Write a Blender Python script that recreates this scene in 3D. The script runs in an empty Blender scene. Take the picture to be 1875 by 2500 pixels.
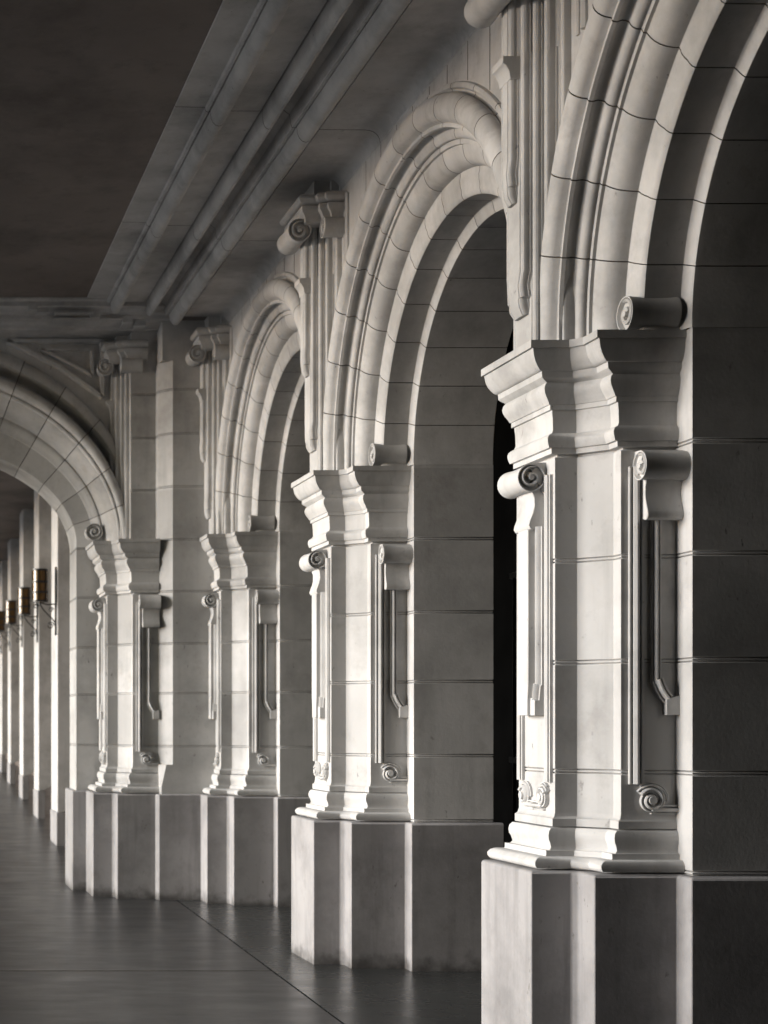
import bpy, math, random
from mathutils import Vector
R = math.radians
random.seed(7)
S = bpy.context.scene
COL = S.collection

# ------------------------------------------------------------------ camera
cd = bpy.data.cameras.new('camera'); cam = bpy.data.objects.new('camera', cd); COL.objects.link(cam)
cam.location = (0, 0, 1.6); cam.rotation_euler = (R(90), 0, 0)
cd.sensor_fit = 'VERTICAL'; cd.sensor_height = 36; cd.sensor_width = 27
cd.lens = 3800/2500*36; cd.shift_x = .4806; cd.shift_y = .2056
cd.clip_end = 500
cd.dof.use_dof = True; cd.dof.focus_distance = 8.0; cd.dof.aperture_fstop = 3.2
S.camera = cam
# ------------------------------------------------------------------ light: soft daylight from the open left side of the walk
SUN_EL, SUN_AZ = 8.0, -91.0          # azimuth from +Y towards +X (-90 = from the left)
w = bpy.data.worlds.new('World'); S.world = w; w.use_nodes = True
nt = w.node_tree; bg = nt.nodes['Background']
sky = nt.nodes.new('ShaderNodeTexSky'); sky.sky_type = 'NISHITA'; sky.sun_disc = False
sky.sun_elevation = R(SUN_EL); sky.sun_rotation = R(SUN_AZ)
nt.links.new(sky.outputs[0], bg.inputs[0]); bg.inputs[1].default_value = .14
sd = bpy.data.lights.new('sun', 'SUN'); sd.energy = 5.0; sd.angle = R(30); sd.color = (.985, .993, 1)
sun = bpy.data.objects.new('sun', sd); COL.objects.link(sun)
tod = Vector((math.sin(R(SUN_AZ))*math.cos(R(SUN_EL)), math.cos(R(SUN_AZ))*math.cos(R(SUN_EL)), math.sin(R(SUN_EL))))
sun.rotation_euler = tod.to_track_quat('Z', 'Y').to_euler()
S.view_settings.view_transform = 'Standard'; S.view_settings.look = 'None'
S.view_settings.exposure = 0.74; S.view_settings.gamma = 1.0

# ------------------------------------------------------------------ materials
def mat(name, c1, c2, rough=.65, scale=3.0, speck=.5, streak=.3, bump=.09, spec=.3, speckcol=(.05,.045,.04), metal=0.0, block=0.0, foot=0.0, rvar=0.0, st=(11, 11, .9)):
    m = bpy.data.materials.new(name); m.use_nodes = True
    t = m.node_tree; N = t.nodes; L = t.links; b = N['Principled BSDF']
    tc = N.new('ShaderNodeTexCoord')
    def noise(sc, det=5, stretch=None, ro=.6):
        n = N.new('ShaderNodeTexNoise'); n.inputs['Scale'].default_value = sc; n.inputs['Detail'].default_value = det
        n.inputs['Roughness'].default_value = ro
        if stretch:
            mp = N.new('ShaderNodeMapping'); mp.inputs['Scale'].default_value = stretch
            L.new(geo.outputs['Position'], mp.inputs[0]); L.new(mp.outputs[0], n.inputs['Vector'])
        else: L.new(geo.outputs['Position'], n.inputs['Vector'])
        return n
    geo = N.new('ShaderNodeNewGeometry')
    def ramp(src, a, bb, ca=(0,0,0,1), cb=(1,1,1,1)):
        r = N.new('ShaderNodeValToRGB'); r.color_ramp.elements[0].position = a; r.color_ramp.elements[1].position = bb
        r.color_ramp.elements[0].color = ca; r.color_ramp.elements[1].color = cb
        L.new(src, r.inputs[0]); return r
    n1 = noise(scale, 6)
    base = ramp(n1.outputs[0], .3, .7, (*c1, 1), (*c2, 1))
    cur = base.outputs[0]
    def mix(fac, amt, col):
        nonlocal cur
        mu = N.new('ShaderNodeMath'); mu.operation = 'MULTIPLY'; mu.inputs[1].default_value = amt
        L.new(fac, mu.inputs[0])
        mx = N.new('ShaderNodeMix'); mx.data_type = 'RGBA'
        L.new(mu.outputs[0], mx.inputs[0]); L.new(cur, mx.inputs[6]); mx.inputs[7].default_value = (*col, 1)
        cur = mx.outputs[2]
    if block:
        sp = N.new('ShaderNodeSeparateXYZ'); L.new(geo.outputs['Position'], sp.inputs[0])
        oi = N.new('ShaderNodeObjectInfo')
        m1 = N.new('ShaderNodeMath'); m1.operation = 'MULTIPLY_ADD'; m1.inputs[1].default_value = 1/.465; m1.inputs[2].default_value = -.981
        L.new(sp.outputs[2], m1.inputs[0])
        fl = N.new('ShaderNodeMath'); fl.operation = 'FLOOR'; L.new(m1.outputs[0], fl.inputs[0])
        m2 = N.new('ShaderNodeMath'); m2.operation = 'MULTIPLY_ADD'; m2.inputs[1].default_value = 37.0; L.new(oi.outputs['Random'], m2.inputs[0]); L.new(fl.outputs[0], m2.inputs[2])
        wn = N.new('ShaderNodeTexWhiteNoise'); wn.noise_dimensions = '1D'; L.new(m2.outputs[0], wn.inputs['W'])
        mix(wn.outputs['Value'], block, tuple(x*.72 for x in c1))
    if speck:
        nl = noise(1.1, 7, None, .68); mix(ramp(nl.outputs[0], .46, .66).outputs[0], .62, tuple(x*.48 for x in c1))
        nk = noise(5.2, 6, (1, 1, .8), .7); mix(ramp(nk.outputs[0], .55, .72).outputs[0], .38, (c1[0]*.5, c1[1]*.47, c1[2]*.45))
        np_ = noise(17, 4, (1, 1, .6)); mix(ramp(np_.outputs[0], .70, .76).outputs[0], .5, (c1[0]*.3, c1[1]*.27, c1[2]*.25))
    if streak:
        n2 = noise(1, 5, st); mix(ramp(n2.outputs[0], .52, .72).outputs[0], streak, tuple(x*.55 for x in c1))
    if speck:
        n3 = noise(38, 3, (1, 1, .45)); n4 = noise(2.3, 2)
        r3 = ramp(n3.outputs[0], .66, .74); r4 = ramp(n4.outputs[0], .5, .65)
        mm = N.new('ShaderNodeMath'); mm.operation = 'MULTIPLY'; L.new(r3.outputs[0], mm.inputs[0]); L.new(r4.outputs[0], mm.inputs[1])
        mix(mm.outputs[0], speck, speckcol)
    if foot:
        sp2 = N.new('ShaderNodeSeparateXYZ'); L.new(geo.outputs['Position'], sp2.inputs[0])
        nf = noise(9, 5); ma = N.new('ShaderNodeMath'); ma.operation = 'MULTIPLY_ADD'; ma.inputs[1].default_value = .30; L.new(nf.outputs[0], ma.inputs[0])
        mb_ = N.new('ShaderNodeMath'); mb_.operation = 'MULTIPLY'; mb_.inputs[1].default_value = -1.0; L.new(sp2.outputs[2], mb_.inputs[0]); L.new(mb_.outputs[0], ma.inputs[2])
        mix(ramp(ma.outputs[0], .05, .16).outputs[0], foot, (.05,.047,.045))
    L.new(cur, b.inputs['Base Color'])
    if rvar:
        nr = noise(2.1, 6, (1, 2.2, 1)); mr = N.new('ShaderNodeMath'); mr.operation = 'MULTIPLY_ADD'; mr.inputs[1].default_value = rvar; mr.inputs[2].default_value = rough-rvar*.5
        L.new(nr.outputs[0], mr.inputs[0]); L.new(mr.outputs[0], b.inputs['Roughness'])
    b.inputs['Roughness'].default_value = rough; b.inputs['Metallic'].default_value = metal
    b.inputs['Specular IOR Level'].default_value = spec
    if bump:
        nb = noise(55, 6); nb2 = noise(7, 3)
        ad = N.new('ShaderNodeMath'); ad.operation = 'MULTIPLY_ADD'; ad.inputs[1].default_value = .7
        L.new(nb2.outputs[0], ad.inputs[0]); L.new(nb.outputs[0], ad.inputs[2])
        bp = N.new('ShaderNodeBump'); bp.inputs['Strength'].default_value = bump; bp.inputs['Distance'].default_value = .012
        L.new(ad.outputs[0], bp.inputs['Height']); L.new(bp.outputs[0], b.inputs['Normal'])
    return m

STONE = mat('cast stone', (.45,.446,.44), (.56,.555,.548), speck=.75, streak=.28)
STONE_B = mat('cast stone dull', (.38,.376,.37), (.47,.465,.458), speck=.8, streak=.3)
STONE_C = mat('cast stone clean', (.49,.485,.48), (.58,.575,.568), speck=.6, streak=.2)
ASHLAR = mat('ashlar stone', (.45,.446,.44), (.56,.555,.548), speck=.8, streak=.3, block=.6)
PLINTH = mat('painted plinth', (.26,.253,.257), (.33,.322,.325), speck=.9, streak=.5, foot=.75, scale=1.6, speckcol=(.09,.08,.075))
MORTAR = mat('mortar', (.03,.027,.024), (.22,.20,.18), speck=0, streak=0, bump=0, scale=7)
CEIL = mat('ceiling plaster', (.15,.128,.118), (.23,.20,.185), speck=.5, streak=0, scale=.7)
TRIM = mat('ceiling stone', (.42,.415,.413), (.58,.57,.565), speck=.8, streak=0)
FLOORM = mat('polished concrete', (.036,.0355,.0365), (.066,.064,.065), rough=.34, speck=.8, streak=.35, scale=1.9, bump=.05, spec=.5, st=(1.6, 5, 1), rvar=.28)
FLOORB = mat('border concrete', (.038,.040,.040), (.062,.064,.063), rough=.28, speck=.4, streak=.35, scale=2.2, bump=.05, spec=.5, st=(1.6, 5, 1), rvar=.22)
DARK = mat('shade black', (.0012,.0012,.0012), (.002,.002,.002), rough=1, speck=0, streak=0, bump=0, spec=0)  # near-black colour standing in for shade, on the added walls
IRON = mat('black iron', (.012,.012,.012), (.02,.02,.02), rough=.4, speck=0, streak=0, bump=0, spec=.5)
AMBER = mat('amber glass', (.11,.06,.018), (.20,.11,.033), rough=.2, speck=0, streak=0, bump=0, spec=.6, scale=9)

# ------------------------------------------------------------------ mesh helpers
class MB:
    def __init__(s): s.v = []; s.f = []; s.m = []
    def add(s, vs, fs, mi=0):
        o = len(s.v); s.v += [tuple(p) for p in vs]
        for k, f in enumerate(fs):
            s.f.append(tuple(i+o for i in f)); s.m.append(mi if isinstance(mi, int) else mi[k])
    def grid(s, rows, mi=None, closed=False):
        n = len(rows[0]); vs = [p for r in rows for p in r]; fs = []; ms = []
        for i in range(len(rows)-1):
            for j in range(n if closed else n-1):
                k = (j+1) % n
                fs.append((i*n+j, i*n+k, (i+1)*n+k, (i+1)*n+j)); ms.append(mi[i] if mi else 0)
        s.add(vs, fs, ms)
    def box(s, a, b):
        x0,y0,z0 = a; x1,y1,z1 = b
        s.add([(x0,y0,z0),(x1,y0,z0),(x1,y1,z0),(x0,y1,z0),(x0,y0,z1),(x1,y0,z1),(x1,y1,z1),(x0,y1,z1)],
              [(0,3,2,1),(4,5,6,7),(0,1,5,4),(1,2,6,5),(2,3,7,6),(3,0,4,7)])
    def prism(s, poly, fn, t0, t1):
        n = len(poly)
        vs = [fn(p, t0) for p in poly] + [fn(p, t1) for p in poly]
        fs = [tuple(range(n)), tuple(range(2*n-1, n-1, -1))] + [(i, n+i, n+(i+1) % n, (i+1) % n) for i in range(n)]
        s.add(vs, fs)
    def tube(s, pts, r, k=6):
        pts = [Vector(p) for p in pts]; rows = []
        for i, p in enumerate(pts):
            t = (pts[min(i+1, len(pts)-1)] - pts[max(i-1, 0)]).normalized()
            a = t.cross(Vector((0,0,1)) if abs(t.z) < .9 else Vector((1,0,0))).normalized(); b = t.cross(a)
            rows.append([p + (a*math.cos(q) + b*math.sin(q))*r for q in [2*math.pi*j/k for j in range(k)]])
        s.grid(rows, closed=True)
        n = len(rows); s.add(rows[0], [tuple(range(k))]); s.add(rows[-1], [tuple(range(k))])
    def build(s, name, m, parent=None, bevel=0, angle=32, m2=None):
        import bmesh
        me = bpy.data.meshes.new(name); me.from_pydata(s.v, [], s.f)
        me.materials.append(m); me.materials.append(m2 or MORTAR); me.materials.append(STONE_B); me.materials.append(STONE_C)
        me.polygons.foreach_set('material_index', s.m)
        bm = bmesh.new(); bm.from_mesh(me)
        bmesh.ops.remove_doubles(bm, verts=bm.verts, dist=1e-5)
        bmesh.ops.recalc_face_normals(bm, faces=bm.faces)
        bm.to_mesh(me); bm.free()
        me.polygons.foreach_set('use_smooth', [True]*len(me.polygons))
        me.set_sharp_from_angle(angle=R(angle))
        o = bpy.data.objects.new(name, me); COL.objects.link(o)
        if parent: o.parent = parent
        if bevel:
            b = o.modifiers.new('edge wear', 'BEVEL'); b.width = bevel; b.segments = 2; b.limit_method = 'ANGLE'; b.angle_limit = R(40)
            b.harden_normals = False
        return o

def thing(name, label, cat, loc=(0,0,0), group=None):
    o = bpy.data.objects.new(name, None); COL.objects.link(o); o.location = loc; o.empty_display_size = .2
    o['label'] = label; o['category'] = cat
    if group: o['group'] = group
    return o
def tag(o, label, cat, group=None):
    o['label'] = label; o['category'] = cat
    if group: o['group'] = group
    return o
def struct(o): o['kind'] = 'structure'; return o
def copy_tree(o, parent=None):
    c = o.copy(); COL.objects.link(c)
    if parent: c.parent = parent
    for ch in list(o.children): copy_tree(ch, c)
    return c

def offset_poly(P, d, wx=1.1, wy=.7, closed=False):
    """offset a plan polyline outwards by d (left-hand normals), less on faces along Y"""
    n = len(P); E = []
    for i in range(n if closed else n-1):
        a = Vector(P[i]); b = Vector(P[(i+1) % n]); t = (b-a).normalized(); nn = Vector((-t.y, t.x))
        wgt = wx*abs(nn.x)**2 + wy*abs(nn.y)**2
        E.append((a + nn*d*wgt, t, nn, d*wgt))
    out = []
    for i in range(n):
        if not closed and i == 0: out.append(Vector(P[0]) + E[0][2]*E[0][3]); continue
        if not closed and i == n-1: out.append(Vector(P[-1]) + E[-1][2]*E[-1][3]); continue
        p, t, _, _ = E[i-1]; q, u, _, _ = E[i % len(E)]
        den = t.x*u.y - t.y*u.x
        k = ((q.x-p.x)*u.y - (q.y-p.y)*u.x)/den
        out.append(p + t*k)
    return out
def sweep_z(mb, P, prof, closed=False, cap=True, grooves=(), wx=1.1, wy=.7):
    """sweep plan polyline P up the profile [(z,d)], with sunk mortar joints at the heights in grooves"""
    st = [(z, d, 0) for z, d in prof]
    def dat(z):
        for (a, da), (b, db) in zip(prof, prof[1:]):
            if a <= z <= b: return da + (db-da)*(z-a)/max(b-a, 1e-9)
        return 0
    for g in grooves:
        d = dat(g)
        st += [(g-.0115, d, 0), (g-.0085, d-.007, 1), (g-.0065, d-.007, 1), (g-.004, d-.001, 0), (g+.003, d-.001, 0), (g+.0055, d-.007, 1), (g+.0075, d-.007, 1), (g+.0105, d, 0)]
    if grooves: st.sort(key=lambda q: q[0])
    rows = []; mi = []
    for k, (z, d, g) in enumerate(st):
        rows.append([(p.x, p.y, z) for p in offset_poly(P, d, wx, wy, closed)])
        if k: mi.append(1 if (g and st[k-1][2]) else 0)
    mb.grid(rows, mi, closed)
    if cap:
        n = len(P); mb.add(rows[0], [tuple(range(n))]); mb.add(rows[-1], [tuple(range(n))])
def mirror(half): # half: from jamb end (near) to front; plan (x, y) with y<0 near side; returns full polyline near -> far reversed so left normals face out
    return half + [(x, -y) for x, y in reversed(half)]

# ------------------------------------------------------------------ pier plan (local: x as world X, y about the pier centre)
SHAFT = mirror([(3.375,-.3755),(3.138,-.3755),(3.138,-.3075),(3.028,-.1975),(2.93,-.1975)])
SHAFT = list(SHAFT)
def left_out(P):   # make sure left-hand normals point outwards (towards -X at the front)
    P = [tuple(p) for p in P]
    i = max(range(len(P)-1), key=lambda k: -P[k][0]-P[k+1][0])
    t = Vector(P[i+1])-Vector(P[i])
    return P if -t.y < 0 else P[::-1]
SHAFT = left_out(SHAFT)
JAMB = [(3.375,-.5125),(3.375,.5125),(3.89,.5125),(3.89,-.5125)]
PL_H = [(3.338,-.46),(2.985,-.46),(2.985,-.31),(2.963,-.2875),(2.787,-.2875)]
PLN = [(3.93,-.577),(3.338,-.577)] + mirror(PL_H) + [(3.338,.577),(3.93,.577)]
JOINTS = (1.386,1.866,2.316)
BASE = [(.957,.085),(.962,.098),(.975,.107),(.990,.108),(1.004,.098),(1.012,.08),(1.0125,.05),(1.018,.048),(1.037,.048),(1.0375,.03),(1.048,.022),(1.060,.024),(1.066,.026),(1.072,.027),(1.085,.0335),(1.103,.0355),(1.122,.032),(1.135,.022),(1.137,.0)]
IMP = [(2.785,.0),(2.786,.019),(2.810,.019),(2.811,.031),(2.822,.035),(2.837,.0385),(2.851,.039),(2.863,.035),(2.871,.026),(2.877,.016),(2.892,.011),(2.94,.0125),(2.978,.016),(2.979,.026),(3.001,.026),(3.002,.031),(3.016,.037),(3.035,.048),(3.052,.055),(3.066,.057),(3.082,.054),(3.092,.047),(3.095,.045),(3.100,.052),(3.108,.062),(3.117,.07),(3.142,.072),(3.143,.079),(3.152,.088),(3.164,.097),(3.180,.106),(3.200,.113),(3.222,.117),(3.236,.119),(3.2365,.13),(3.269,.13)]

def frame(o, u, n):
    o = Vector(o); u = Vector(u); n = Vector(n)
    return lambda a, z, c: (o.x+u.x*a+n.x*c, o.y+u.y*a+n.y*c, z)
def spiral_pts(r, turns=1.6, rmin=.22, n=44, start=0., sense=1):
    out = []
    for i in range(n+1):
        t = i/n; rr = r*(1-(1-rmin)*t**.85); a = start + sense*turns*2*math.pi*t
        out.append((rr*math.cos(a), rr*math.sin(a)))
    return out
def scroll(mb, F, u0, u1, cn, cz, r, sense=1, ends=(1, 1)):
    """rolled volute: axis along u, spiral ridges on its ends"""
    k = 28; rec = .02
    ring = lambda u, q: [F(u, cz+q*r*math.sin(2*math.pi*i/k), cn+q*r*math.cos(2*math.pi*i/k)) for i in range(k)]
    um = (u0+u1)/2
    rows = []
    us = [u0, u0+.02, u0+.5*(um-u0), um, u1-.5*(u1-um), u1-.02, u1]; q = [1.0,.985,.94,.925,.94,.985,1.0]
    mb.grid([ring(a, b) for a, b in zip(us, q)], closed=True)
    for e, (ue, sg) in zip(ends, ((u0, 1), (u1, -1))):
        if not e: mb.add(ring(ue, 1), [tuple(range(k))]); continue
        mb.grid([ring(ue, 1), ring(ue, .93), ring(ue+sg*rec, .86), ring(ue+sg*rec, .02)], closed=True)
        # spiral ridge
        pts = spiral_pts(r*.83, 1.25, .2, 46, R(110), -1 if sense > 0 else 1); rows = []
        for i, (a, b) in enumerate(pts):
            l = math.hypot(a, b); hw = .10*r + .10*r*(i/46)
            ca, cb = a/l, b/l
            pr = [(l+hw, sg*rec), (l+hw*.8, sg*.004), (l, -sg*.002), (l-hw*.8, sg*.004), (l-hw, sg*rec)]
            rows.append([F(ue+du, cz+max(q_, .0)*cb, cn+max(q_, .0)*ca) for q_, du in pr])
        mb.grid(rows)
        c0 = [F(ue-sg*.003, cz+.17*r*math.sin(2*math.pi*i/14), cn+.17*r*math.cos(2*math.pi*i/14)) for i in range(14)]
        c1 = [F(ue+sg*rec, cz+.22*r*math.sin(2*math.pi*i/14), cn+.22*r*math.cos(2*math.pi*i/14)) for i in range(14)]
        mb.grid([c0, c1], closed=True); mb.add(c0, [tuple(range(14))])
def ribbon(mb, F, path, sec):
    """sweep a moulding section [(side, height)] along a path of (u, z) on a face"""
    rows = []; P = [Vector(p) for p in path]
    for i, p in enumerate(P):
        t = (P[min(i+1, len(P)-1)]-P[max(i-1, 0)]).normalized(); s = Vector((-t.y, t.x))
        rows.append([F(p.x+s.x*w_, p.y+s.y*w_, h) for w_, h in sec])
    mb.grid(rows); n = len(sec)
    mb.add(rows[0], [tuple(range(n))]); mb.add(rows[-1], [tuple(range(n))])
def bead_sec(w_, h, s=1):
    return [(-w_, 0), (-w_, h*.5), (-w_*.78, h*.55), (-w_*.72, h*.05), (-w_*.6, h*.05), (-w_*.5, h*.7), (-w_*.1, h), (w_*.25, h*.85), (w_*.42, h*.3), (w_*.47, h*.05), (w_*.58, h*.05), (w_*.64, h*.65), (w_, h*.65), (w_, 0)]

def ornament(parent, F, k, half, hasfar=True):
    """volute, tongue and panel mouldings on a pilaster face; half = only the side u<0, dying into the jamb"""
    u1 = .0 if half else .118*k
    mb = MB(); u0 = -.19*k if half else -.118*k
    scroll(mb, F, u0, u1, .07, 2.695, .062, ends=(1, 0 if half else 1))
    a = u0+.012; b = u1 if half else u1-.012
    mb.prism([(0, 2.62), (0, 2.765), (.06, 2.762), (.075, 2.752), (.05, 2.69)], lambda p, t: F(t, p[1], p[0]), a, b)
    sc = mb.build('scroll', STONE, parent, angle=40)
    mb = MB(); ta = -.155*k if half else -.085*k; tb = u1 if half else .085*k
    pr = [(0,2.66),(.062,2.65),(.046,2.61),(.044,2.575),(.052,2.54),(.066,2.505),(.07,2.485),(.062,2.470),(.046,2.465),(.03,2.47),(0,2.475)]
    mb.prism(pr, lambda p, t: F(t, p[1], p[0]), ta, tb)
    mb.build('tongue', STONE, parent, bevel=.003, angle=40)
    sides = (-1,) if half else (-1, 1)
    for s in sides:
        mb = MB()
        uo = s*(.175 if half else .152); ui = s*(.09 if half else .083)
        ribbon(mb, F, [(uo, 2.70), (uo, 1.335)], bead_sec(.031 if half else .025, .028))
        cu = uo - s*(.062 if half else .05); cz = 1.266; rr = .054 if half else .042
        sp = []
        for i in range(31):
            t = i/30; a_ = R(150) - t*R(500); rad = rr*(1.0-.72*t)
            sp.append((cu - s*rad*math.cos(a_), cz + rad*math.sin(a_)))
        ribbon(mb, F, sp, bead_sec(.017, .03))
        arc = [(cu - s*(rr+.012)*math.cos(R(q)), cz + (rr+.012)*math.sin(R(q))) for q in range(128, -15, -11)]
        ribbon(mb, F, arc, bead_sec(.012, .022))
        kk = [F(cu+.017*math.cos(2*math.pi*i/12), cz+.017*math.sin(2*math.pi*i/12), .034) for i in range(12)]
        k2 = [F(cu+.022*math.cos(2*math.pi*i/12), cz+.022*math.sin(2*math.pi*i/12), 0) for i in range(12)]
        mb.grid([kk, k2], closed=True); mb.add(kk, [tuple(range(12))])
        ribbon(mb, F, [(cu, 1.226), (0, 1.226)], bead_sec(.02, .026))
        mb.build('panel_moulding', STONE, parent, angle=40)
        mb = MB()
        ribbon(mb, F, [(ui, 2.48), (ui, 1.765)], bead_sec(.02 if half else .026, .026 if half else .042))
        d = -s
        tip = [(ui+d*.004, 1.785), (ui+d*.010, 1.765), (ui+d*.018, 1.745), (ui+d*.034, 1.718), (ui+d*.050, 1.700)] if half else [(ui, 1.775), (ui+d*.006, 1.75), (ui+d*.012, 1.725), (ui+d*.016, 1.70)]
        ribbon(mb, F, tip, bead_sec(.024, .036 if half else .05))
        e = ui+d*(.064 if half else .022)
        mb.prism([(e-.030, 1.632), (e+.026, 1.632), (e+.026, 1.715), (e-.030, 1.70)], lambda p, t: F(p[0], p[1], t), 0, .034 if half else .046)
        mb.build('inner_strip', STONE, parent, bevel=.003, angle=40)
    if not half:
        mb = MB()
        mb.prism([(-.055, 1.78), (-.045, 1.70), (-.045, 1.632), (.045, 1.632), (.045, 1.70), (.055, 1.78), (.055, 2.48), (-.055, 2.48)], lambda p, t: F(p[0], p[1], t), 0, .062)
        mb.build('centre_strip', STONE, parent, bevel=.004, angle=40)

# stepped, fluted upper pilaster
def layer_half(xb, xf, h):
    """half section of one raised strip: rounded roll on its edge, fine groove, flat face"""
    d = xb-xf; r = min(.022, d*.7)
    return [(xb+.02, -h), (xb-.28*d, -h), (xb-.33*d, -(h-.004)), (xf+r*.75, -(h-.002)), (xf+r*.3, -(h-.006)), (xf+r*.03, -(h-.014)), (xf, -(h-.022)), (xf+.003, -(h-.028)), (xf+.007, -(h-.031)), (xf+.006, -(h-.034)), (xf, -(h-.037))]
LAYERS = [(3.05, 2.962, .205, 3.27), (2.97, 2.908, .160, 3.27), (2.915, 2.870, .127, 3.27), (2.875, 2.828, .100, 3.44), (2.833, 2.788, .060, 3.95)]
def upper(parent):
    for k, (xb, xf, h, z0) in enumerate(LAYERS):
        H = layer_half(xb, xf, h); full = H+[(x, -y) for x, y in reversed(H)]
        z1 = 4.60 if k == 4 else 4.605
        st = [(z0, 1, 0), (z1, 1, 0)]
        if k >= 3: st = [(z0, .62, .022), (z0+.035, .72, .004), (z0+.07, .70, .0), (z0+.075, .86, 0), (z0+.13, .80, -.004), (z0+.185, .97, 0), (z0+.19, 1, 0), (z1, 1, 0)]
        mb = MB(); rows = [[(x+dx, y*q, z) for x, y in full] for z, q, dx in st]
        mb.grid(rows); mb.add(rows[0], [tuple(range(len(full)))]); mb.add(rows[-1], [tuple(range(len(full)))])
        mb.build('pilaster_core' if k == 0 else 'raised_strip', STONE, parent, angle=30)
    for X, w_ in ((2.788, .064), (2.962, .21)):
        mb = MB(); F = frame((X, 0, 0), (0, 1, 0), (-1, 0, 0))
        mb.prism([(-.05,4.50),(.002,4.50),(.008,4.535),(.022,4.562),(.036,4.572),(.036,4.604),(-.05,4.604)], lambda p, t: F(t, p[1], p[0]), -w_, w_)
        if X < 2.9: mb.build('cap_moulding', STONE, parent, bevel=.003)
    top = layer_half(3.05, 2.962, .205)+layer_half(2.97, 2.908, .160)[1:]+layer_half(2.915, 2.870, .127)[1:]+layer_half(2.875, 2.828, .100)[1:]+layer_half(2.833, 2.788, .060)[1:]
    # fluted neck and capital
    mb = MB(); h = top; full = h+[(x, -y) for x, y in reversed(h)]
    mb.grid([[(x, y, 4.603) for x, y in full], [(x, y, 4.96) for x, y in full]])
    mb.build('fluted_neck', STONE, parent, angle=25)
    C = left_out(mirror([(3.10,-.275),(2.915,-.275),(2.915,-.245),(2.865,-.245),(2.865,-.20),(2.76,-.20)]))
    mb = MB()
    sweep_z(mb, C, [(4.93,-.03),(4.935,.0),(4.965,.004),(4.985,.014),(5.0,.03),(5.01,.034),(5.035,.034),(5.036,.012),(5.045,.01),(5.048,.03),(5.058,.05),(5.075,.06),(5.092,.058),(5.106,.045),(5.112,.028),(5.113,-.03),(5.118,-.075),(5.245,-.075)], wx=1, wy=1)
    mb.build('capital', STONE, parent, angle=35)
    mb = MB(); F = frame((2.76, 0, 0), (0, 1, 0), (-1, 0, 0))
    scroll(mb, F, -.165, .14, .03, 4.895, .078)
    mb.build('scroll', STONE, parent, angle=40)
    mb = MB(); F = frame((0, -.255, 0), (1, 0, 0), (0, -1, 0))
    scroll(mb, F, 2.855, 3.05, .0, 4.885, .07)
    mb.build('scroll', STONE, parent, angle=40)

PIERS = 'arcade piers along the right side of the walk'
def pier(name, label, jamb=True):
    t = thing(name, label, 'pier', (0, 0, 0), PIERS)
    mb = MB()
    P = left_out(PLN if jamb else mirror(PL_H))
    sweep_z(mb, P, [(-.01, 0), (.02, 0), (.945, 0), (.953, -.008), (.953, -.03)], wx=1, wy=1)
    mb.build('plinth', PLINTH, t, bevel=.007)
    if jamb:
        mb = MB(); Pj = JAMB
        sweep_z(mb, left_out([JAMB[0], JAMB[1]]) if False else JAMB, [(.950, 0), (3.267, 0)], closed=True, grooves=(.9635,)+JOINTS+(2.79,), wx=1, wy=1)
        mb.build('jamb', ASHLAR, t, bevel=.004)
    mb = MB(); sweep_z(mb, SHAFT, BASE); mb.build('base', STONE, t, angle=35)
    mb = MB(); sweep_z(mb, SHAFT, [(1.14, 0.0), (1.141, .014), (1.176, .014), (1.178, .010), (1.186, .004), (1.205, 0), (2.772, 0), (2.776, -.012), (2.79, -.012)], grooves=JOINTS)
    mb.build('shaft', ASHLAR, t, bevel=.005)
    mb = MB(); sweep_z(mb, SHAFT, IMP); mb.build('impost', STONE, t, angle=35)
    ornament(t, frame((2.93, 0, 0), (0, 1, 0), (-1, 0, 0)), 1.0, False)
    ornament(t, frame((3.375, -.3755, 0), (1, 0, 0), (0, -1, 0)), 1.0, True)
    upper(t)
    return t

# ------------------------------------------------------------------ arches
def ring_profile():
    P = [(3.0,1.742),(2.982,1.738),(2.976,1.728),(2.976,1.716),(2.990,1.708),(2.992,1.700)]
    c = (2.952, 1.640); r = .058
    for i in range(13):
        a = R(58) + i*R(205)/12
        P.append((c[0]-r*math.sin(a-R(90))*0 + r*math.cos(a), c[1]+r*math.sin(a)))
    P += [(2.952,1.578),(2.948,1.570),(2.950,1.562),(2.966,1.558),(2.975,1.562),(2.990,1.568),(3.004,1.566),(3.014,1.558)]
    P += [(3.017,1.552),(3.016,1.542),(3.021,1.528),(3.032,1.518),(3.045,1.516),(3.052,1.519)]
    P += [(3.053,1.510),(3.0535,1.496),(3.068,1.494),(3.069,1.484),(3.074,1.466),(3.084,1.446),(3.100,1.428),(3.122,1.416),(3.146,1.410),(3.170,1.408)]
    P += [(3.171,1.396),(3.168,1.376),(3.172,1.352),(3.178,1.336),(3.180,1.318),(3.186,1.302),(3.196,1.294)]
    P += [(3.26,1.293),(3.350,1.292),(3.354,1.284),(3.366,1.250),(3.374,1.239),(3.40,1.237),(3.62,1.237),(3.885,1.237),(3.89,1.245),(3.89,1.9)]
    return P
def prof_normals(P):
    out = []
    for i in range(len(P)):
        a = Vector(P[max(i-1, 0)]); b = Vector(P[min(i+1, len(P)-1)]); t = (b-a).normalized()
        out.append(Vector((-t.y, t.x)))   # pointing into the stone or out, fixed below
    return out
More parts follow.
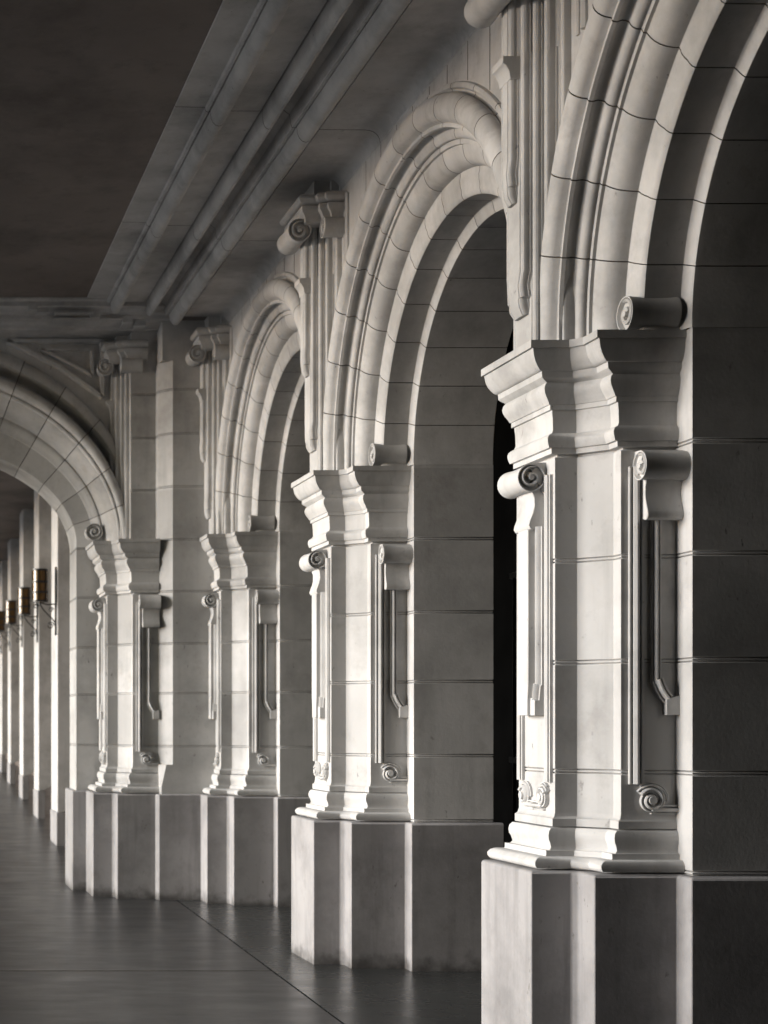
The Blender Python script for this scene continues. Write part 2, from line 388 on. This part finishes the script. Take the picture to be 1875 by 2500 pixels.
def arch(name, label, group):
    t = thing(name, label, 'arch', (0, 0, 0), group)
    P = ring_profile(); NRM = prof_normals(P)
    # outward = towards -X / smaller r ; inward offset moves +X and +r
    K = 1.239; zs = 3.270
    def pt(i, th, sink):
        X, r = P[i]; q = (r-K)/(1.71-K); q = max(0, min(q, 1.1))
        X2 = X+NRM[i].x*sink; r2 = r+NRM[i].y*sink
        cz = zs+.08*q; b = r2*(1-.042*(1-min(q, 1)))
        return (X2, -r2*math.cos(th), cz+b*math.sin(th))
    nb = 15; sub = 6; st = []; rnd = random.Random(3); tone = [rnd.choice((0, 0, 2, 3)) for _ in range(nb)]
    for k in range(nb):
        a0 = math.pi*k/nb; a1 = math.pi*(k+1)/nb
        g = R(.11)
        for j in range(sub+1):
            th = a0+(a1-a0)*j/sub
            if j == 0 and k > 0: st += [(th, .010, 1), (th+g, .0, 0)]
            elif j == sub and k < nb-1: st += [(th-g, .0, 1)]
            else: st.append((th, 0, 0))
    rows = [[(P[i][0], -P[i][1], zs-.003) for i in range(len(P))]]; mi = []
    prev = 0
    for th, s, f in st:
        rows.append([pt(i, th, s) for i in range(len(P))]); mi.append(1 if s > 0 or prev > 0 else tone[min(nb-1, int((th-1e-4)/math.pi*nb))]); prev = s
    rows.append([(P[i][0], P[i][1], zs-.003) for i in range(len(P))]); mi.append(0)
    mb = MB(); mb.grid(rows, mi)
    mb.build('archivolt', STONE, t, angle=38)
    # spandrel wall above the ring
    mb = MB(); N = 48; up = 5.165
    lo = []; hi = []
    for i in range(N+1):
        th = math.pi*i/N
        p = pt(0, th, 0); lo.append((3.0, p[1], p[2])); hi.append((3.0, p[1], up))
    y = 1.7525
    lo = [(3.0, -y, 3.5)]+lo+[(3.0, y, 3.5)]; hi = [(3.0, -y, up)]+hi+[(3.0, y, up)]
    mb.grid([lo, hi]); 
    mb.grid([[(p[0]+.5, p[1], p[2]) for p in hi], hi])
    mb.build('spandrel', STONE, t)
    # sunk-looking raised frames and block joints in the spandrels
    mb = MB(); F = frame((3.0, 0, 0), (0, 1, 0), (-1, 0, 0))
    for s in (-1, 1):
        for yy, ww, hh in ((1.40, .018, .024), (1.47, .012, .014)):
            mb = MB(); ribbon(mb, F, [(s*yy, 4.60), (s*yy, 5.08)], [(-ww,0),(-ww*.7,hh*.8),(.2*ww,hh),(.9*ww,hh*.5),(ww,0)])
            mb.build('panel_moulding', STONE, t)
    for s in (-1, 1):
        for yy in (.14, .42, .72, 1.02):
            mb = MB()
            z0 = 3.35+math.sqrt(max(1.742**2-yy**2, 0))+.01
            mb.box((2.9985, s*yy-.003, z0), (3.002, s*yy+.003, 5.15))
            mb.build('block_joint', MORTAR, t)
    for s in (-1, 1):
        mb = MB(); F = frame((3.20, s*1.292, 0), (1, 0, 0), (0, -s, 0))
        scroll(mb, F, -.07, .138, -.034, 3.346, .074, ends=(1, 0))
        mb.build('scroll', STONE, t, angle=40)
    return t

YC = [3.5725, 7.0755, 10.578, 14.0575]
AC = [5.324, 8.827, 12.318]
p1 = pier('pier', 'large pale pier nearest the camera at the right')
# mirror shared meshes: copies
lab = ['pale pier out of the frame beside the viewer', '', 'middle free-standing pale pier between the two open arches', 'pale corner pier where the arcade meets the cross arch']
p1.location.y = YC[1]
for i in (0, 2, 3):
    c = copy_tree(p1); c.location = (0, YC[i], 0); c['label'] = lab[i]
a1 = arch('arch', 'nearest moulded arch, cut off by the right edge of the photo', 'moulded arches of the arcade')
a1.location.y = AC[0]
for i, l in ((1, 'moulded arch springing from the middle pier towards the nearest pier'), (2, 'smallest moulded arcade arch, between the corner pier and the middle pier')):
    c = copy_tree(a1); c.location.y = AC[i]; c['label'] = l

# ------------------------------------------------------------------ cross wall at the end of the walk
CX, DX, DY = .10, -.94, .525
u2 = pier('pilaster', 'pale pilaster left of the corner, carrying the cross arch', jamb=False)
u2['category'] = 'pilaster'; del u2['group']
u2.location = (DX, YC[3]+DY-.0, 0)
for ch in u2.children:
    if ch.name.split('.')[0] in ('pilaster_core', 'raised_strip', 'cap_moulding', 'fluted_neck', 'capital'): ch.location.x += .19
    if ch.name.split('.')[0] == 'scroll' and ch.data.vertices[0].co.z > 4: ch.location.x += .19
YB = YC[3]+DY-.3755     # front plane of the pilaster's inner step
F0 = 14.85; F3 = YB-.114
cw = thing('corner_wall', 'flat ashlar wall with chamfered edge between the two corner pilasters', 'wall', (0, 0, 0))
def wallpoly(ch):
    return [(4.7,F3),(2.43+ch,F3),(2.43,F3+ch),(2.43,F0),(1.76,F0),(1.76,F0+.55),(4.7,F0+.55)]
mb = MB()
def orient(P):
    a = sum(P[i][0]*P[(i+1) % len(P)][1]-P[(i+1) % len(P)][0]*P[i][1] for i in range(len(P)))
    return P if a < 0 else P[::-1]
sweep_z(mb, orient(wallpoly(.114)), [(1.218,0),(4.876,0)], closed=True, grooves=JOINTS+(2.79,3.26,3.74,4.22,4.62), wx=1, wy=1)
mb.grid([[(x, y, z) for x, y in orient(wallpoly(c))] for z, c in ((.95,.012),(1.02,.012),(1.2175,.055),(1.2175,.114))], closed=True)
sweep_z(mb, orient([(4.7,F3+.001),(2.45,F3+.001),(2.44,F3+.02),(2.44,14.79),(4.7,14.79)]), [(4.8765,0),(5.24,0)], closed=True, wx=1, wy=1)
sweep_z(mb, orient([(2.44,14.33),(2.20,14.33),(2.20,14.84),(2.44,14.84)]), [(3.267,0),(5.24,0)], closed=True, grooves=(3.74,4.22,4.62), wx=1, wy=1)
mb.build('wall_face', ASHLAR, cw, bevel=.005)
mb = MB(); sweep_z(mb, orient(wallpoly(.002)), [(-.01,.04),(.945,.04),(.953,.032),(.953,0)], closed=True, wx=1, wy=1)
mb.build('plinth', PLINTH, cw, bevel=.004)

ca = thing('cross_arch', 'wide flattened moulded arch spanning the walk at the left', 'arch', (0, 0, 0))
def cross_profile():
    # (depth Y, radial rho) from hood to soffit
    P = [(14.56,.62),(14.53,.615),(14.51,.60),(14.495,.57),(14.50,.54),(14.53,.525)]
    P += [(14.63,.52),(14.67,.50),(14.66,.475),(14.58,.455)]          # deep hollow
    for i in range(7):
        a = R(90)+R(180)*i/6; P.append((14.475+.045*math.cos(a), .415+.04*math.sin(a)))
    P += [(14.48,.368),(14.47,.362),(14.475,.35),(14.53,.348),(14.54,.335),(14.57,.31),(14.62,.285),(14.69,.265),(14.735,.255),(14.745,.25),(14.74,.235),(14.75,.215),(14.77,.20),(14.79,.185),(14.80,.17),(14.825,.165)]
    P += [(14.83,.15),(14.845,.02),(14.85,.004),(14.86,0),(15.10,0),(15.395,0),(15.40,.01),(15.40,.3)]
    return P
CP = cross_profile()
def cpt(i, th, sink=0):
    Y, q = CP[i]
    a = 1.66+q; b = 1.02+1.53*q
    s = 1+sink/1.6
    return (CX+a*s*math.cos(th), Y+sink*.7, 3.27+b*s*math.sin(th))
mb = MB(); nb = 15; sub = 6; rows = []; mi = []; prev = 0; tone = [0,2,3,0,2,0,3,2,0,0,2,3,0,2,0]
for k in range(nb):
    a0 = math.pi*k/nb; a1_ = math.pi*(k+1)/nb; g = R(.12)
    for j in range(sub+1):
        th = a0+(a1_-a0)*j/sub; add = []
        if j == 0 and k > 0: add = [(th, .012), (th+g, 0)]
        elif j == sub and k < nb-1: add = [(th-g, 0)]
        else: add = [(th, 0)]
        for tt, s in add:
            rows.append([cpt(i, tt, s) for i in range(len(CP))])
            if len(rows) > 1: mi.append(1 if s > 0 or prev > 0 else tone[k])
            prev = s
mb.grid(rows, mi); mb.build('archivolt', STONE, ca, angle=38)
mb = MB(); lo = []; hi = []; N = 60
for i in range(N+1):
    p = cpt(0, math.pi*i/N); lo.append(p); hi.append((p[0], p[1], 5.24))
lo = [(2.5, 14.56, 3.3)]+lo+[(-2.7, 14.56, 3.3)]; hi = [(2.5, 14.56, 5.24)]+hi+[(-2.7, 14.56, 5.24)]
mb.grid([lo, hi]); mb.build('spandrel', STONE, ca)
mb = MB(); F = frame((0, 14.56, 0), (1, 0, 0), (0, -1, 0))
def tri(P, w_, h):
    n = len(P)
    for i in range(n):
        ribbon(mb, F, [P[i], P[(i+1) % n]], [(-w_,0),(-w_*.6,h),(w_*.6,h),(w_,0)])
tri([(1.08,5.165),(1.965,5.165),(1.965,4.64),(1.55,4.93)], .026, .045)
tri([(1.40,5.085),(1.87,5.085),(1.87,4.84)], .02, .04)
mb.build('panel_moulding', STONE, ca)
mb = MB(); F = frame((1.90, 14.845, 0), (1, 0, 0), (0, -1, 0))
ring = []
k = 30
for i in range(k): pass
G = lambda u, z, c: (1.88+c, 14.84+u, z)
scroll(mb, G, -.16, .06, .03, 3.40, .08, ends=(1, 0))
mb.build('scroll', STONE, ca, angle=40)
# left springing of the cross arch, out of frame
mb = MB(); mb.box((-1.9, 14.9, 0), (-1.56, 15.2, 3.27)); mb.build('far_springing', STONE, ca)

# beam over the cross arch
bm_ = thing('cross_beam', 'dark carved beam under the ceiling above the cross arch', 'beam', (0, 0, 0))
mb = MB()
bp = [(14.58,5.19),(14.24,5.19),(14.23,5.205),(14.14,5.215),(14.12,5.235),(14.04,5.24),(14.03,5.275),(13.96,5.28),(13.94,5.31),(13.90,5.32),(13.90,5.36),(13.86,5.37),(13.86,5.42),(14.6,5.42),(14.6,5.19)]
mb.prism(bp, lambda p, t: (t, p[0], p[1]), -2.9, 2.62)
mb.build('beam_body', TRIM, bm_, bevel=.003)
mb = MB()
for x0, x1, y0, z0, z1 in ((1.22,1.30,13.89,5.285,5.35),(1.30,1.40,13.93,5.27,5.33),(1.46,1.80,13.92,5.262,5.285),(1.46,1.80,14.0,5.232,5.25),(1.78,1.87,13.95,5.235,5.30),(1.93,2.08,14.01,5.232,5.25),(2.08,2.17,14.02,5.20,5.27),(2.20,2.30,14.08,5.185,5.24)):
    mb.box((x0, y0, z0), (x1, 14.25, z1))
mb.build('fret_relief', TRIM, bm_, bevel=.004)

# ------------------------------------------------------------------ ceiling and its mouldings
def roll(cx, cz, r, a0=-10, a1=190, n=9):
    return [(cx-r*math.cos(R(a0+(a1-a0)*i/n))*-1*-1, cz-r*math.sin(R(a0+(a1-a0)*i/n))) for i in range(n+1)]
CPROF = [(3.002,5.155)]
for i in range(7):
    a = R(90*i/6); CPROF.append((2.995-.085*(1-math.cos(a))*1.0, 5.16+.075*math.sin(a)))
CPROF += [(2.90,5.236),(2.66,5.238),(2.625,5.238),(2.62,5.252),(2.60,5.252),(2.595,5.245)]
CPROF += [(2.595-(2.595-2.485)*(.5-.5*math.cos(R(180*i/8))), 5.245-.085*math.sin(R(180*i/8))) for i in range(1, 9)]
CPROF += [(2.483,5.256),(2.475,5.250),(2.455,5.250),(2.447,5.275),(2.44,5.33),(2.40,5.36),(2.36,5.36),(2.352,5.31)]
CPROF += [(2.35-(.075)*(.5-.5*math.cos(R(180*i/8))), 5.31-.07*math.sin(R(180*i/8))) for i in range(0, 9)]
CPROF += [(2.272,5.365),(2.262,5.352),(2.07,5.352),(2.06,5.365),(2.055,5.335)]
CPROF += [(2.055-.10*(.5-.5*math.cos(R(180*i/8))), 5.335-.075*math.sin(R(180*i/8))) for i in range(0, 9)]
CPROF += [(1.953,5.35),(1.94,5.345),(1.925,5.352),(1.92,5.375),(1.74,5.378),(1.735,5.392),(1.70,5.392)]
Y0c, Y1c = -4.0, 13.93
cor = thing('ceiling_cornice', 'long run of stone roll mouldings between ceiling and arcade', 'cornice', (0, 0, 0))
stones = [Y0c, -1.0, 1.2, 3.3, 5.4, 7.45, 9.55, 11.75, 13.95]
mb = MB(); rows = []; mi = []; prev = 0
pts = []
for k in range(len(stones)-1):
    pts += [(stones[k]+.004, 0), (stones[k+1]-.004, 0)]
    if k < len(stones)-2: pts.append((stones[k+1], 1))
for y, s in pts:
    rows.append([(x+(0), y, z+(.010 if s else 0)) for x, z in CPROF])
    if len(rows) > 1: mi.append(1 if s or prev else 0)
    prev = s
mb.grid(rows, mi); mb.build('roll_moulding', TRIM, cor, angle=35)
mb = MB(); mb.box((-6.0, -4.5, 5.388), (1.74, 14.5, 5.45)); mb.box((1.73, -4.5, 5.40), (5.6, 15.5, 5.5))
struct(mb.build('ceiling', CEIL))

# ------------------------------------------------------------------ floor
def sheet(name, m, poly, z, th=.02):
    mb = MB(); mb.prism(poly, lambda p, t: (p[0], p[1], t), z-th, z); return struct(mb.build(name, m))
gl = lambda y: 2.40+(y-8.26)*(2.575-2.40)/(14.2-8.26)
sheet('floor', FLOORM, [(-9,-6),(gl(-6)-.007,-6),(gl(14.2)-.007,14.2),(2.6,16.0),(-9,16.0)], 0)
sheet('floor_border', FLOORB, [(gl(-6)+.007,-6),(5.6,-6),(5.6,14.6),(gl(14.2)+.007,14.2)], 0)
mb = MB(); mb.add([(-400,-400,-.03),(400,-400,-.03),(400,400,-.03),(-400,400,-.03)], [(0,1,2,3)]); struct(mb.build('ground', mat('pale paving', (.38,.37,.355), (.45,.44,.42), speck=.2, streak=0)))
for yj in (10.02,):
    mb = MB(); mb.box((-9, yj, .0005), (gl(yj)-.01, yj+.007, .0025)); struct(mb.build('floor_joint', MORTAR))

# ------------------------------------------------------------------ far walk beyond the cross arch (rises gently)
SL = .022
zf = lambda y: max(0, (y-17.0)*SL)
mb = MB(); mb.add([(-9,15.99,-.001),(6,15.99,-.001),(6,17,-.001),(-9,17,-.001),(-9,60,zf(60)),(6,60,zf(60))], [(0,1,2,3),(3,2,5,4)]); struct(mb.build('far_floor', FLOORM))
mb = MB(); mb.box((-6, 15.41, 5.4), (6, 60, 5.6)); struct(mb.build('far_ceiling', CEIL))
FARS = [(19.5,2.075),(23.6,2.225),(27.7,2.335),(32.2,2.455),(36.5,2.58),(41,2.72)]
def far_pier(y, x):
    t = thing('plain_pier', '', 'pier', (x, y, zf(y)), 'plain piers of the far walk')
    mb = MB()
    prof = [(0,.42),(0,5.4),(.30,5.4),(.30,.80),(.285,.68),(.24,.56),(.17,.47),(.08,.425)]
    mb.prism(prof, lambda p, q: (p[0], q, p[1]), 0, .75)
    mb.build('pier_body', STONE, t, bevel=.005)
    mb = MB(); mb.box((-.012, -.01, -.05), (.10, .76, .42)); mb.build('plinth', PLINTH, t, bevel=.005)
    return t
def lantern(y, x, z):
    t = thing('wall_lantern', '', 'lantern', (x, y, z), 'lanterns on the piers of the far walk')
    r = .095; cx = -.21; H = .40
    mb = MB(); k = 20
    c = lambda rr, zz: [(cx+rr*math.cos(2*math.pi*i/k), rr*math.sin(2*math.pi*i/k), zz) for i in range(k)]
    mb.grid([c(.001, 0), c(r, 0), c(r, H), c(.001, H)], closed=True); mb.build('lamp_shade', AMBER, t)
    mb = MB()
    for zz in (-.004, .105, .235, .385):
        mb.grid([c(r+.001, zz), c(r+.01, zz), c(r+.01, zz+.026), c(r+.001, zz+.026)], closed=True)
    for i in range(6):
        a = 2*math.pi*i/6+.2; px, py = cx+(r+.004)*math.cos(a), (r+.004)*math.sin(a)
        mb.box((px-.007, py-.007, 0), (px+.007, py+.007, H))
    mb.build('band', IRON, t)
    mb = MB(); mb.box((-.022, -.03, -.42), (-.001, .03, .44)); mb.build('backplate', IRON, t, bevel=.002)
    mb = MB()
    mb.tube([(-.02,0,-.26),(-.05,0,-.22),(-.10,0,-.17),(-.16,0,-.11),(-.20,0,-.05),(cx,0,0)], .009)
    mb.tube([(-.02,0,-.03),(-.12,0,-.035),(cx,0,-.01)], .009)
    sp = spiral_pts(.05, 1.4, .3, 24)
    mb.tube([(-.075+a, 0, -.30+b) for a, b in sp], .007); mb.tube([(-.26+a*.7, 0, -.055+b*.7) for a, b in sp], .007); mb.tube([(-.07+a*.7, 0, -.10+b*.7) for a, b in sp], .006)
    mb.build('bracket', IRON, t)
    return t
NAMES = ['nearest', 'second nearest', 'third', 'fourth', 'fifth', 'farthest']
fp = far_pier(*FARS[0]); ln = lantern(FARS[0][0]+.1, FARS[0][1], 3.12)
for i, (y, x) in enumerate(FARS):
    o = fp if i == 0 else copy_tree(fp); o.location = (x, y, zf(y))
    o['label'] = f'{NAMES[i]} plain pale pier in the row seen through the cross arch'
    if i < 5:
        o = ln if i == 0 else copy_tree(ln); o.location = (x, y+.1, 3.12+(y-19.5)*.03)
        o['label'] = f'{NAMES[i]} amber lantern with iron bands in the row beyond the cross arch'
mb = MB()
mb.prism([(2.22, 15.42), (2.36, 19.5), (3.02, 41), (3.19, 41), (3.19, 15.42)], lambda p, t: (p[0], p[1], t), 4.05, 5.39)
tag(mb.build('upper_wall', STONE_B), 'pale upper wall carried by the row of plain far piers', 'wall')
mb = MB(); mb.box((3.2, 15.42, -.05), (3.3, 60, 5.39)); mb.box((-6, 60, 0), (4, 60.2, 6))  # brown sheet painted for the dark inside the openings, plus the end wall
tag(mb.build('far_shade_sheet', mat('brown shade', (.10,.08,.07), (.14,.115,.10))), 'dark brown sheet painted as the shade in the openings behind the plain far piers', 'wall')

# ------------------------------------------------------------------ dark side beyond the arches: the backdrop's black stands in for deep shade
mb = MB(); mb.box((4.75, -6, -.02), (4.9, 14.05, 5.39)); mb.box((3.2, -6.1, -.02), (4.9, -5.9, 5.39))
tag(mb.build('shade_backdrop', DARK), 'black backdrop painted as the unlit depth through the arch beside the middle pier', 'wall')
g = thing('iron_gate', 'black iron gate with scrolls in the dark behind the nearest pier', 'gate', (4.15, 9.6, 0))
mb = MB()
for i in range(9): mb.tube([(0, -.5+i*.16, .1), (0, -.5+i*.16, 2.6)], .011)
mb.build('bar', IRON, g)
for z in (.12, 1.35, 2.58):
    mb = MB(); mb.box((-.012, -.56, z-.02), (.012, .84, z+.02)); mb.build('rail', IRON, g)
mb = MB()
for i in range(6):
    sp = spiral_pts(.10, 1.3, .3, 24, sense=1 if i % 2 else -1)
    mb.tube([(-.015, -.40+i*.2+a*.8, 1.12+b*1.6) for a, b in sp], .010)
mb.build('scrollwork', IRON, g)

# ------------------------------------------------------------------ added wall and beam out of frame, placed to block light
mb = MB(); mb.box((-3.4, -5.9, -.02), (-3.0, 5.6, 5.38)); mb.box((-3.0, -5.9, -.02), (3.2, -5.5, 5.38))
tag(mb.build('light_block_wall', DARK), 'dark added wall, unseen beside and behind the viewer, keeping light off the nearest pier', 'wall')
mb = MB(); mb.box((-3.39, 5.6, 5.12), (-3.01, 40, 5.38))  # unseen beam added to shade the upper arcade
tag(mb.build('shade_beam', STONE), 'added stone beam, unseen along the open left side, shading the upper arcade', 'shade_beam')
